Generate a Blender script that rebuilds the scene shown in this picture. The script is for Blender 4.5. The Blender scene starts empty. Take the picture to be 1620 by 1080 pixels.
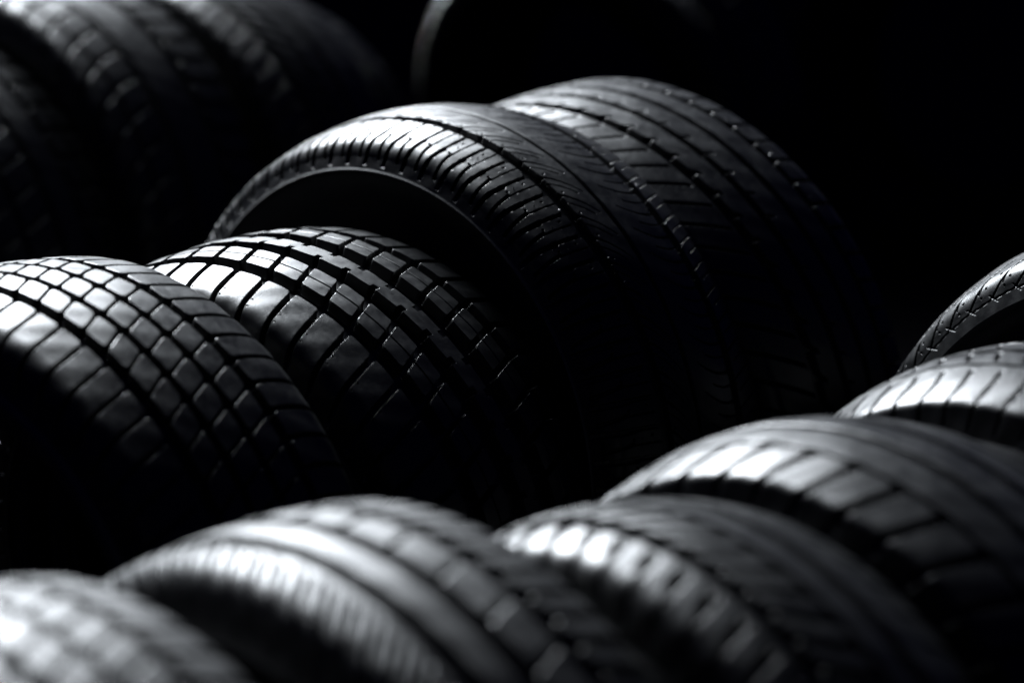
import bpy, math, random
import numpy as np

random.seed(7)
rng = np.random.default_rng(7)
sc = bpy.context.scene
C = sc.collection
PI = math.pi
R_ = math.radians

# ------------------------------------------------------------------ materials
def rubber(name, base, rough, bump=0.25, fine=900.0, patch=38.0, spec=0.5, rvar=0.12):
    m = bpy.data.materials.new(name); m.use_nodes = True
    nt = m.node_tree; N = nt.nodes; L = nt.links
    bs = N['Principled BSDF']
    bs.inputs['Specular IOR Level'].default_value = spec
    tc = N.new('ShaderNodeTexCoord')
    n1 = N.new('ShaderNodeTexNoise'); n1.inputs['Scale'].default_value = patch
    n1.inputs['Detail'].default_value = 6; n1.inputs['Roughness'].default_value = .62
    n2 = N.new('ShaderNodeTexNoise'); n2.inputs['Scale'].default_value = fine
    n2.inputs['Detail'].default_value = 3
    n3 = N.new('ShaderNodeTexNoise'); n3.inputs['Scale'].default_value = patch * 4.3
    n3.inputs['Detail'].default_value = 4
    for n in (n1, n2, n3): L.new(tc.outputs['Object'], n.inputs['Vector'])
    # colour: dust and wear, very dark
    mix = N.new('ShaderNodeMix'); mix.data_type = 'RGBA'
    mix.inputs['A'].default_value = (*[c * .75 for c in base], 1)
    mix.inputs['B'].default_value = (*[c * 1.35 for c in base], 1)
    L.new(n1.outputs['Fac'], mix.inputs['Factor'])
    L.new(mix.outputs['Result'], bs.inputs['Base Color'])
    ad = N.new('ShaderNodeMath'); ad.operation = 'ADD'
    L.new(n1.outputs['Fac'], ad.inputs[0]); L.new(n3.outputs['Fac'], ad.inputs[1])
    mr = N.new('ShaderNodeMapRange')
    mr.inputs['From Min'].default_value = .65; mr.inputs['From Max'].default_value = 1.35
    mr.inputs['To Min'].default_value = rough - rvar; mr.inputs['To Max'].default_value = rough + rvar
    L.new(ad.outputs[0], mr.inputs['Value']); L.new(mr.outputs[0], bs.inputs['Roughness'])
    bp = N.new('ShaderNodeBump'); bp.inputs['Strength'].default_value = bump
    bp.inputs['Distance'].default_value = .0006
    L.new(n2.outputs['Fac'], bp.inputs['Height'])
    bp2 = N.new('ShaderNodeBump'); bp2.inputs['Strength'].default_value = .08
    bp2.inputs['Distance'].default_value = .0012
    L.new(n3.outputs['Fac'], bp2.inputs['Height']); L.new(bp.outputs[0], bp2.inputs['Normal'])
    L.new(bp2.outputs[0], bs.inputs['Normal'])
    return m

M_TREAD = rubber('tread_rubber', (.0028, .0030, .0034), .37, rvar=.09, spec=.19)
M_TREAD_ROUGH = rubber('rough_tread_rubber', (.0032, .0034, .0038), .46, rvar=.08, spec=.26)  # rougher, shinier copy of the tread rubber, broadens highlights at front left
M_SIDE_MATT = rubber('shaded_sidewall_rubber', (.003, .003, .0033), .75, bump=.15, spec=.08)  # shade put into the material: darker, duller sidewall copy for the back row
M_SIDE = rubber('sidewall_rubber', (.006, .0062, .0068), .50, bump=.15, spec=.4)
M_LINER = rubber('liner_rubber', (.003, .003, .0033), .75, bump=.2, spec=.15)

# ------------------------------------------------------------------ mesh helper
def grid_mesh(name, co, nu, nv, close_u, mat, parent, extra=None, flip=False):
    """co: (nu,nv,3) grid; u closes round the wheel."""
    verts = co.reshape(-1, 3)
    iu = np.arange(nu if close_u else nu - 1); iv = np.arange(nv - 1)
    U, V = np.meshgrid(iu, iv, indexing='ij')
    U2 = (U + 1) % nu
    q = np.stack([U * nv + V, U2 * nv + V, U2 * nv + V + 1, U * nv + V + 1], -1).reshape(-1, 4)
    if flip: q = q[:, ::-1]
    loops = q.reshape(-1); tot = [4] * len(q)
    sizes = np.full(len(q), 4, np.int32)
    if extra is not None:
        ev, et = extra
        loops = np.concatenate([loops, (et + len(verts)).reshape(-1)])
        sizes = np.concatenate([sizes, np.full(len(et), 3, np.int32)])
        verts = np.concatenate([verts, ev])
    me = bpy.data.meshes.new(name)
    me.vertices.add(len(verts)); me.vertices.foreach_set('co', verts.astype(np.float32).ravel())
    me.loops.add(len(loops)); me.loops.foreach_set('vertex_index', loops.astype(np.int32))
    me.polygons.add(len(sizes))
    starts = np.concatenate([[0], np.cumsum(sizes)[:-1]]).astype(np.int32)
    me.polygons.foreach_set('loop_start', starts)
    me.polygons.foreach_set('use_smooth', np.ones(len(sizes), bool))
    me.update(calc_edges=True); me.validate()
    me.materials.append(mat)
    if name == 'tread': me.set_sharp_from_angle(angle=R_(48))
    o = bpy.data.objects.new(name, me); C.objects.link(o); o.parent = parent
    return o

# ------------------------------------------------------------------ tread pattern language
def sstep(x, a, b):
    t = np.clip((x - a) / (b - a), 0, 1); return t * t * (3 - 2 * t)
def smin(a, b, k):
    h = np.clip(.5 + .5 * (b - a) / k, 0, 1)
    return b * (1 - h) + a * h - k * h * (1 - h)

class Pattern:
    """Signed distance (negative inside a groove) on a grid of s (across) and th (round the wheel)."""
    def __init__(self, th, s, R):
        self.th, self.s, self.R = th, s, R
        self.d = np.full(np.broadcast(th, s).shape, .05); self.sip = self.d.copy(); self.k = .003
    def groove(self, s0, w, amp=0, N=0, ph=0):
        c = s0 + (amp * np.sin(N * (self.th - ph)) if amp else 0)
        self.d = smin(self.d, np.abs(self.s - c) - w / 2, self.k); return self
    def _per(self, N, ph):
        p = 2 * PI / N
        u = (self.th - ph + p / 2) % p - p / 2
        return u * self.R
    def slot(self, N, ph, s0, s1, w, slant=0, curve=0, sc=None, sipe=False, k=None, taper=0):
        """a lateral slot between s0 and s1; its middle lies at th = ph + slant*(s-sc) + curve*(s-sc)^2"""
        sc = (s0 + s1) / 2 if sc is None else sc
        ds = self.s - sc
        u = self._per(N, ph + slant * ds + curve * ds * ds)
        g = (slant + 2 * curve * ds) * self.R
        ww = w
        if taper: ww = w * np.clip(1 - (taper if taper > 0 else -taper) * np.clip(((self.s - s0) if taper > 0 else (s1 - self.s)) / (s1 - s0), 0, 1), .05, 1)
        d = (np.abs(u) - ww / 2) / np.sqrt(1 + g * g)
        d = np.maximum(d, np.maximum(s0 - self.s, self.s - s1))
        if sipe: self.sip = np.minimum(self.sip, d)
        else: self.d = smin(self.d, d, self.k if k is None else k)
        return self
    def rsipe(self, s0, w, N=0, ph=0, frac=1, slant=0):
        d = np.abs(self.s - s0) - w / 2
        self.sip = np.minimum(self.sip, d); return self
    def pits(self, N, ph, s0, r, sipe=True):
        u = self._per(N, ph)
        d = np.sqrt(u * u + (self.s - s0) ** 2) - r
        if sipe: self.sip = np.minimum(self.sip, d)
        else: self.d = np.minimum(self.d, d)
        return self
    def notch(self, N, ph, s0, s1, w, k=.001):
        u = self._per(N, ph)
        d = np.maximum(np.abs(u) - w / 2, np.maximum(s0 - self.s, self.s - s1))
        self.d = smin(self.d, d, k); return self

# ------------------------------------------------------------------ one tyre
def section(W, R, c2, rr=.022, tail_len=.022):
    """outer tread profile as (s, r) samples from left shoulder foot to right shoulder foot"""
    s0 = W - rr * .8
    ss = np.linspace(-s0, s0, 200)
    top = np.stack([ss, R - c2 * ss ** 2], 1)
    e = R - c2 * s0 ** 2
    sl = 2 * c2 * s0; a0 = math.atan(sl)
    t = np.linspace(a0, R_(82), 40)[1:]
    arc = np.stack([s0 + rr * (np.sin(t) - math.sin(a0)), e - rr * (math.cos(a0) - np.cos(t))], 1)
    end = arc[-1]
    tail = np.stack([end[0] + np.linspace(0, .004, 8)[1:], end[1] - np.linspace(0, tail_len, 8)[1:]], 1)
    right = np.concatenate([arc, tail])
    left = right[::-1] * np.array([-1, 1])
    return np.concatenate([left, top, right])

def lathe(name, prof, parent, mat, nu=240, flip=False):
    th = np.linspace(0, 2 * PI, nu, endpoint=False)
    s, r = prof[:, 0], prof[:, 1]
    co = np.stack([np.broadcast_to(s, (nu, len(s))), np.sin(th)[:, None] * r, np.cos(th)[:, None] * r], -1)
    return grid_mesh(name, co, nu, len(s), True, mat, parent, flip=flip)

def smooth_poly(pts, n=10):
    pts = np.array(pts); out = []
    for i in range(len(pts) - 1):
        p0 = pts[max(i - 1, 0)]; p1 = pts[i]; p2 = pts[i + 1]; p3 = pts[min(i + 2, len(pts) - 1)]
        for t in np.linspace(0, 1, n, endpoint=False):
            out.append(.5 * (2 * p1 + (p2 - p0) * t + (2 * p0 - 5 * p1 + 4 * p2 - p3) * t * t + (3 * p1 - p0 - 3 * p2 + p3) * t ** 3))
    out.append(pts[-1]); return np.array(out)

def tyre(X, Y, yaw, lean, R, W, c2, pat, label, res=(.0009, .0008), dense=(-1.25, 1.45), depth=.0075,
         pips=None, ridge=True, rr=.022, spin=0.0, zoff=0.0, bead=.205, tail_len=.022, mt=None, ms=None, group=None):
    mt = mt or M_TREAD; ms = ms or M_SIDE
    yaw, lean = R_(yaw), R_(lean)
    root = bpy.data.objects.new('car_tyre', None); C.objects.link(root)
    root.empty_display_size = .2
    a = np.array([math.cos(lean) * math.cos(yaw), math.cos(lean) * math.sin(yaw), -math.sin(lean)])
    v = np.array([math.sin(yaw), -math.cos(yaw), 0.])
    u = np.cross(v, a); u = u if u[2] > 0 else -u
    from mathutils import Matrix
    zc = R * math.cos(lean) + (W - .02) * abs(math.sin(lean)) + zoff
    # local axes: x = axle, y = v, z = u  ; keep the frame right-handed
    root.matrix_world = Matrix(((a[0], v[0], u[0], X), (a[1], v[1], u[1], Y), (a[2], v[2], u[2], zc), (0, 0, 0, 1)))
    hand = np.dot(np.cross(a, v), u)
    root['label'] = label; root['category'] = 'tyre'
    root['group'] = group
    # ---- tread
    prof = section(W, R, c2, rr, tail_len)
    seg = np.linalg.norm(np.diff(prof, axis=0), axis=1); arc = np.concatenate([[0], np.cumsum(seg)])
    nv = int(arc[-1] / res[1]); tt = np.linspace(0, arc[-1], nv)
    ps = np.interp(tt, arc, prof[:, 0]); pr = np.interp(tt, arc, prof[:, 1])
    # lateral coordinate of the pattern: unrolled arc length, zero on the centre line
    sl = tt - arc[-1] / 2
    tx = np.gradient(ps, tt); ty = np.gradient(pr, tt)
    nx, ny = -ty, tx                     # outward normal in the (s, r) plane
    ln = np.hypot(nx, ny); nx /= ln; ny /= ln
    d0, d1 = dense
    nd = int((d1 - d0) * R / res[0]); nc = int((2 * PI - (d1 - d0)) * R / max(res[0] * 3, .003))
    th = np.concatenate([np.linspace(d0, d1, nd, endpoint=False), np.linspace(d1, d0 + 2 * PI, nc, endpoint=False)])
    TH = th[:, None]; S = np.broadcast_to(sl, (len(th), nv))
    P = Pattern(TH + spin, S, R); pat(P)
    e = res[0]
    h = depth * np.clip((.6 * e - P.d) / (2.0 * e), 0, 1)
    h = np.maximum(h, .6 * depth * np.clip((.35 * e - P.sip) / (1.0 * e), 0, 1))
    # the slots run out down the shoulder
    fd = min(1, tail_len / .022)
    h *= 1 - .7 * sstep(np.abs(S), arc[-1] / 2 - .03 * fd, arc[-1] / 2 - .012 * fd)
    h *= 1 - sstep(np.abs(S), arc[-1] / 2 - .010 * fd, arc[-1] / 2 - .003 * fd)
    # slightly worn, never perfectly round blocks
    f1, f2 = rng.uniform(0, 6, 2)
    h += .00018 * (np.sin(TH * 23 + f1 + S * 60) + np.sin(TH * 57 + f2 - S * 130))
    ct, st = np.cos(TH), np.sin(TH)
    rad = pr[None, :] - h * ny[None, :]
    ax = ps[None, :] - h * nx[None, :]
    co = np.stack([np.broadcast_to(ax, rad.shape), rad * st, rad * ct], -1)
    extra = None
    if pips:
        ev, et = [], []
        for (N, ph, s0, size, hh) in pips:
            for k in range(N):
                t0 = ph + 2 * PI * k / N - spin + rng.normal(0, .004)
                if rng.random() < .12: continue
                t0 = (t0 + PI) % (2 * PI) - PI
                j = np.searchsorted(sl, s0 + rng.normal(0, .001)); j = min(max(j, 2), nv - 3)
                hgt = hh * rng.uniform(.5, 1.3); wv = size * rng.uniform(.7, 1.2)
                base = np.array([ps[j], pr[j]]); nn = np.array([nx[j], ny[j]]); tg = np.array([tx[j], ty[j]])
                b0 = len(ev)
                tilt = rng.normal(0, .5, 2) * hgt
                for (lift, sc_) in ((-.0012, 1.0), (hgt * .55, .95), (hgt, .5)):
                    for q in range(6):
                        an = q * PI / 3
                        p2 = base + nn * lift + tg * (math.cos(an) * wv * sc_ + tilt[0] * max(lift, 0) / hgt)
                        dth = (math.sin(an) * wv * sc_ + tilt[1] * max(lift, 0) / hgt) / R
                        ev.append((p2[0], p2[1] * math.sin(t0 + dth), p2[1] * math.cos(t0 + dth)))
                for lv in range(2):
                    for q in range(6):
                        A_, B_ = b0 + lv * 6 + q, b0 + lv * 6 + (q + 1) % 6
                        et += [(A_, B_, B_ + 6), (A_, B_ + 6, A_ + 6)]
                for q in range(1, 5): et.append((b0 + 12, b0 + 12 + q, b0 + 12 + q + 1))
        extra = (np.array(ev), np.array(et))
    grid_mesh('tread', co, len(th), nv, True, mt, root, extra, flip=hand < 0)
    # ---- sidewalls, beads and liner
    es, er = prof[-1]
    for sg in (-1, 1):
        rb = min(bead, R - .09)
        if ridge is None:
            pts = [(es, er), (es - .002, er - .003), (es - .006, er - .008)]
        elif ridge:
            pts = [(es, er), (es + .0006, er - .0015), (es + .0016, er - .003), (es + .0008, er - .0046), (es - .003, er - .0075)]
        else:
            pts = [(es, er), (es + .003, er - .006), (es + .002, er - .014)]
        lo = pts[-1]
        pts += [(lo[0] - .007, lo[1] - .010), (lo[0] - .022, lo[1] - (lo[1] - rb) * .45), (lo[0] - .033, rb + .014), (lo[0] - .037, rb + .006)]
        pf = smooth_poly(pts, 6) * np.array([sg, 1])
        lathe('sidewall', pf, root, ms, flip=(sg * hand < 0))
        b = pts[-1]
        bpts = [b, (b[0] - .002, rb + .001), (b[0] - .008, rb), (b[0] - .016, rb + .001), (b[0] - .019, rb + .008)]
        lathe('bead', smooth_poly(bpts, 5) * np.array([sg, 1]), root, ms, flip=(sg * hand < 0))
        end = bpts[-1]
    lin = [(-end[0], end[1]), (-end[0] - .008, rb + .03), (-es + .012, er - .015), (-es + .03, R - .022 - c2 * W * W * .5), (0, R - .02),
           (es - .03, R - .022 - c2 * W * W * .5), (es - .012, er - .015), (end[0] + .008, rb + .03), (end[0], end[1])]
    lathe('inner_liner', smooth_poly(lin, 6), root, M_LINER, flip=hand > 0)
    return root

# ------------------------------------------------------------------ tread patterns
PT = 2 * PI
def pat_H(p):                                    # big square blocks, notched centre rib
    N = 56
    p.k = .0032
    p.groove(-.0660, .0170).groove(-.0160, .0190).groove(.0260, .0225).groove(.0765, .0140)
    p.slot(N, .038, -.17, -.070, .0060, slant=-.93, curve=2, sc=-.0746)
    p.slot(N, .006, -.0600, -.021, .0054, slant=-1.27, sc=-.0570)
    p.slot(N, .014, .0320, .073, .0056, slant=-1.0, sc=.0378)
    p.slot(N, -.030, .0790, .17, .0060, slant=.45, sc=.084)
    p.notch(N, .038, -.0090, -.0005, .0062); p.notch(N, .058, .0090, .0180, .0062)
    p.rsipe(-.0415, .0013).rsipe(.053, .0013)
    p.pits(N, .09, -.108, .0008).pits(N, .10, -.118, .0008)
def pat_G(p):                                    # rounded small blocks in rows
    N = 70; p.k = .0042
    p.groove(-.0535, .0125).groove(-.0185, .0075).groove(.0155, .0075).groove(.051, .0105)
    p.slot(N, .214, -.17, -.057, .0044, slant=-.93, sc=-.063)
    p.slot(N, .073, -.050, -.020, .0033, slant=-1.75, sc=-.047)
    p.slot(N, .032, -.017, .014, .0033, slant=-1.55, sc=-.014)
    p.slot(N, -.007, .017, .048, .0033, slant=-1.45, sc=.020)
    p.slot(N, .127, .053, .17, .0044, slant=.1, curve=14, sc=.065)
def pat_I(p):                                    # curved shoulder slots, swoosh sipes
    N = 75; p.k = .0022
    p.groove(-.0615, .0115).groove(-.021, .0045).groove(.041, .0115)
    p.slot(N, .006, -.100, -.064, .0040, slant=.25, curve=4, sc=-.070)
    p.slot(N, .002, -.140, -.096, .0058, slant=.15, sc=-.1125)
    p.slot(N, .006 + .042, -.100, -.064, .0018, slant=.25, curve=4, sc=-.070, sipe=True)
    p.slot(N, .046, -.132, -.098, .0038, slant=-.45, curve=-6, sc=-.110)
    p.slot(N, .118, -.0575, -.0295, .0026, slant=2.4, curve=60, sc=-.0529, taper=.85)
    p.slot(N, .150, -.0575, -.036, .0012, slant=2.4, curve=60, sc=-.0529, sipe=True)
    p.slot(N, .246, -.006, .037, .0028, slant=.2, curve=-40, sc=.026, taper=-.85)
    p.slot(N, .285, .008, .037, .0012, slant=.2, curve=-40, sc=.026, sipe=True)
    p.slot(N, .266, .045, .082, .0016, slant=-1.2, curve=8, sc=.053, sipe=True)
    p.slot(N, .305, .052, .10, .0010, slant=-1.2, curve=8, sc=.053, sipe=True)
    p.pits(N, .025, -.078, .0011).pits(N, .105, -.051, .0010).pits(N, .028, -.098, .0012)
def pat_J(p):                                    # highway tread with notched ribs
    N = 68; p.k = .004
    p.groove(-.040, .0115).groove(-.003, .0085).groove(.034, .0085).groove(.069, .008)
    p.slot(N, .066, -.15, -.050, .0042, slant=1.9, sc=-.0597)
    p.slot(N, -.038, -.040, -.027, .0050, slant=2.5, sc=-.0306)
    p.slot(N, .0, .0, .010, .003, slant=1.5, sc=0, sipe=True)
    p.slot(N, .03, .073, .15, .004, slant=.6, sc=.08)
def pat_F(p):                                    # wavy slots with side branches
    N = 62; p.k = .0016
    p.groove(-.035, .010).groove(.035, .010)
    p.slot(N, -.643, -.1335, -.085, .0030, slant=4.2, curve=-25, sc=-.1273, taper=0)
    p.slot(N, -.667, -.1390, -.1295, .0016, slant=-2.9, sc=-.1338)
    p.slot(N, -.600, -.1240, -.112, .0014, slant=2.5, sc=-.118, sipe=True)
    p.pits(N, -.625, -.112, .0013).pits(N, -.585, -.121, .0012).pits(N, -.61, -.128, .0011)
    u = p._per(N, -.675 - .046)                  # the circumferential line joining the branches, broken at each tick
    d = np.maximum(np.abs(p.s + .1350 - u * .045) - .0007, np.abs(u) - .0145)
    p.d = np.minimum(p.d, d)
def pat_E(p):                                    # shoulder lugs with thin slots
    N = 68; p.k = .003
    p.groove(-.052, .003).groove(-.018, .008).groove(.025, .009).groove(.066, .008)
    p.slot(N, -.234, -.17, -.064, .0036, slant=-.75, curve=-12, sc=-.0689)
    p.slot(N, -.22, -.045, -.026, .0035, slant=-1.5, sc=-.035)
    p.slot(N, -.20, -.01, .018, .003, slant=-2, sc=0)
def pat_D(p):                                    # heavy square shoulder lugs, triangular notches
    N = 47; p.k = .006
    p.groove(-.0585, .0040).groove(-.0200, .0085).groove(.022, .011).groove(.062, .009)
    p.slot(N, -.229, -.17, -.0585, .0085, slant=1.1, sc=-.099)
    p.slot(N, -.2, .080, .15, .003, slant=.5, sc=.07, sipe=True)
def pat_C(p):                                    # winter tread, slanted lugs
    N = 63; p.k = .004
    p.groove(-.047, .014).groove(.000, .006).groove(.030, .013)
    p.slot(N, -.004, -.15, -.049, .0058, slant=-1.0, sc=-.092)
    p.slot(N, .03, -.075, -.049, .0035, slant=-1.6, sc=-.055)
    p.slot(74, -.194, -.042, -.003, .0085, slant=2.4, curve=-25, sc=-.020)
    p.slot(N, .05, .060, .14, .0025, slant=1.2, sc=.06, sipe=True)
def pat_B(p):                                    # smooth ribs, finely slotted shoulder
    N = 85; p.k = .003
    p.groove(-.0430, .019).groove(-.004, .014).groove(.0395, .013)
    p.slot(N, .060, -.13, -.050, .0050, slant=-2.4, curve=-8, sc=-.089)
    p.slot(N, .100, -.085, -.050, .0012, slant=-2.4, curve=-8, sc=-.089, sipe=True)
    p.slot(42, .054, .005, .040, .0060, slant=-1.2, sc=.020)
    p.slot(80, .038, .046, .13, .0070, slant=.8, sc=.0607)
    p.slot(80, .02, .036, .050, .0100, slant=0, sc=.043)
def pat_A(p):                                    # broad ribs with lugs
    N = 63; p.k = .005
    p.groove(-.034, .010).groove(.006, .007).groove(.048, .010)
    p.slot(N, .0, -.14, -.038, .006, slant=-1, sc=-.05)
    p.slot(N, .03, -.03, .003, .0045, slant=-1.8, sc=-.02)
    p.slot(N, -.02, .010, .043, .0050, slant=-1.6, sc=.026)
    p.slot(N, -.03, .054, .14, .006, slant=.8, sc=.069)
def pat_L(p):                                    # large shoulder lugs with curved slots
    N = 48; p.k = .004
    p.groove(-.074, .007).groove(-.0225, .0125).groove(.043, .016)
    p.slot(N, .330, -.17, -.029, .0085, slant=-2.3, curve=14, sc=-.098)
    p.slot(58, .505, .052, .17, .0100, slant=.3, sc=.07)
def pat_K(p):                                    # paired small lugs on the far shoulder
    N = 49; p.k = .0035
    p.groove(-.055, .010).groove(-.005, .010).groove(.038, .012)
    p.groove(.0665, .0060).groove(.093, .006)
    p.slot(N, .543, .040, .17, .0095, slant=.2, sc=.067)
    p.slot(N, .03, -.15, -.0, .006, slant=-1.2, sc=-.06)

FRONT, MID, BACK = 'tyres in the front row', 'tyres in the middle row', 'tyres in the back row'
fine = (.0006, .00055); mid = (.0008, .0007); coarse = (.0010, .0009)
# middle row, in focus
tyre(-.402, 1.935, 51.5, 2.3, .313, .112, .93, pat_G, 'tyre with rows of small rounded tread blocks at the left edge, overlapping the notched-rib tyre', fine, depth=.0085, group=MID, ridge=False)
tyre(-.211, 2.130, 54.0, .5, .300, .130, .93, pat_H, 'sharp tyre with big square tread blocks and a notched centre rib below the arched tyre', fine, depth=.011, group=MID, ridge=False)
tyre(-.056, 2.321, 47.5, 4.1, .338, .122, 1.95, pat_I, 'tall arched tyre with an open hollow side and fine curved shoulder slots', (.0006, .00055), tail_len=.010, depth=.0075, group=MID,
     pips=[(75, .100, -.0550, .0007, .0020), (75, -.012, -.0688, .0007, .0017), (75, .225, .0340, .0007, .0022), (75, .29, .0478, .0007, .0018), (75, .03, -.088, .0006, .0014)])
tyre(.101, 2.469, 47.1, -5.4, .332, .108, .71, pat_J, 'tyre with straight notched ribs behind the arched tyre, farthest right of its row', mid, depth=.007, group=MID,
     pips=[(34, .05, -.033, .0007, .0020), (34, .02, .004, .0007, .0022), (34, .0, .040, .0008, .0024), (34, .0, .076, .0008, .0024)])
# front row, out of focus towards the left
tyre(-.307, 1.271, 46.7, 4.5, .305, .097, 1.1, pat_A, 'strongly blurred tyre in the bottom left corner with broad ribs', coarse, mt=M_TREAD_ROUGH, group=FRONT)
tyre(-.099, 1.413, 45.0, 1.0, .304, .092, 1.0, pat_B, 'blurred tyre with a bright finely slotted shoulder and smooth ribs', coarse, mt=M_TREAD_ROUGH, group=FRONT)
tyre(.109, 1.472, 40.3, 4.4, .294, .095, 2.1, pat_C, 'blurred tyre with slanted lugs and a glaring left shoulder, below the square-lug tyre', coarse, group=FRONT)
tyre(.250, 1.611, 44.7, 4.5, .299, .105, 2.1, pat_D, 'blurred tyre with heavy square shoulder lugs, between the slanted-lug tyre and the right-edge tyre', coarse, group=FRONT, rr=.009, ridge=False)
tyre(.445, 1.788, 45.5, 3.1, .300, .112, 2.1, pat_E, 'tyre with a bright band of shoulder lugs at the right edge, before the thin ring', mid, group=FRONT, rr=.009, ridge=False)
tyre(.606, 2.029, 44.3, 10.8, .317, .122, 2.5, pat_F, 'sharp tyre showing a narrow arched ring with wavy slots at the right edge', fine, depth=.006, group=FRONT, dense=(-1.2, .5), tail_len=.018, ridge=None)
# back row, dim and cut by the top of the picture
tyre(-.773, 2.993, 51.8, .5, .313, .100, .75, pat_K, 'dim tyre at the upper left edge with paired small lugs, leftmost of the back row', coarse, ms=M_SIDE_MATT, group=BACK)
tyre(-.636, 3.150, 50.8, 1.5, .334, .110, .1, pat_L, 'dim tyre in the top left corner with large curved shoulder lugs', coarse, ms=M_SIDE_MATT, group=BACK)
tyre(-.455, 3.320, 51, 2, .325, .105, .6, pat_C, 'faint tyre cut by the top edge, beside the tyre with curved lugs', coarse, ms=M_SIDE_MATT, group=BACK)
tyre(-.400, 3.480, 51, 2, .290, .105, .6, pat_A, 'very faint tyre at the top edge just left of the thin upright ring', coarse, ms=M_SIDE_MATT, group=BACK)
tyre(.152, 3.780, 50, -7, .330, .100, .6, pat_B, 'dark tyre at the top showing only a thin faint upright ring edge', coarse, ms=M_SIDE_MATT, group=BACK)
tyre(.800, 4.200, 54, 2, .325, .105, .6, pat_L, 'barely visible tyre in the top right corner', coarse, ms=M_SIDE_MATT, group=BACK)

# ------------------------------------------------------------------ floor
fm = bpy.data.materials.new('black_floor'); fm.use_nodes = True
nt = fm.node_tree; b = nt.nodes['Principled BSDF']
no = nt.nodes.new('ShaderNodeTexNoise'); no.inputs['Scale'].default_value = 14; no.inputs['Detail'].default_value = 8
tcn = nt.nodes.new('ShaderNodeTexCoord'); nt.links.new(tcn.outputs['Object'], no.inputs['Vector'])
cr = nt.nodes.new('ShaderNodeValToRGB')
cr.color_ramp.elements[0].color = (.0006, .0006, .0012, 1); cr.color_ramp.elements[1].color = (.0014, .0014, .0026, 1)
nt.links.new(no.outputs['Fac'], cr.inputs['Fac']); nt.links.new(cr.outputs['Color'], b.inputs['Base Color'])
b.inputs['Roughness'].default_value = .95; b.inputs['Specular IOR Level'].default_value = .05
me = bpy.data.meshes.new('floor')
me.from_pydata([(-40, -40, 0), (40, -40, 0), (40, 40, 0), (-40, 40, 0)], [], [(0, 1, 2, 3)])
me.materials.append(fm)
fl = bpy.data.objects.new('floor', me); C.objects.link(fl); fl['kind'] = 'structure'

# ------------------------------------------------------------------ light
w = bpy.data.worlds.new('World'); sc.world = w; w.use_nodes = True
bg = w.node_tree.nodes['Background']; bg.inputs['Color'].default_value = (.07, .08, 1, 1); bg.inputs['Strength'].default_value = .035

from mathutils import Vector
def area(name, loc, target, sx, sy, power, spread=180, col=(.95, .98, 1.0)):
    l = bpy.data.lights.new(name, 'AREA'); l.shape = 'RECTANGLE'; l.size = sx; l.size_y = sy
    l.energy = power; l.color = col; l.spread = R_(spread)
    o = bpy.data.objects.new(name, l); C.objects.link(o)
    o.location = loc; o.rotation_euler = (Vector(target) - Vector(loc)).to_track_quat('-Z', 'Y').to_euler()
    return o
area('softbox', (-1.05, 4.45, 2.45), (0.40, 1.66, .5), 1.7, 1.5, 98, 48, (.88, .94, 1.0))
area('added_overhead_fill', (-.72, 3.30, 2.5), (-.68, 3.02, .5), .5, .5, .55, 28, (.88, .94, 1.0))  # unseen fill light, added to lift the left back-row treads
area('added_rim_light', (-.48, 4.70, 1.25), (-.07, 3.88, .56), .25, .25, 7.0, 20, (.88, .94, 1.0))  # unseen light, added to pick out the thin ring edge at the top

# ------------------------------------------------------------------ camera
cam = bpy.data.cameras.new('camera'); cam.lens = 85; cam.sensor_width = 36
co = bpy.data.objects.new('camera', cam); C.objects.link(co)
co.location = (0, 0, 1.2); co.rotation_euler = (R_(90 - 18), 0, 0)
cam.clip_end = 200; cam.clip_start = .05
cam.dof.use_dof = True; cam.dof.focus_distance = 2.16; cam.dof.aperture_fstop = 2.1
cam.dof.aperture_blades = 0
sc.camera = co
sc.view_settings.view_transform = 'Standard'; sc.view_settings.look = 'None'
sc.view_settings.gamma = 1; sc.view_settings.use_curve_mapping = False; sc.view_settings.exposure = 0
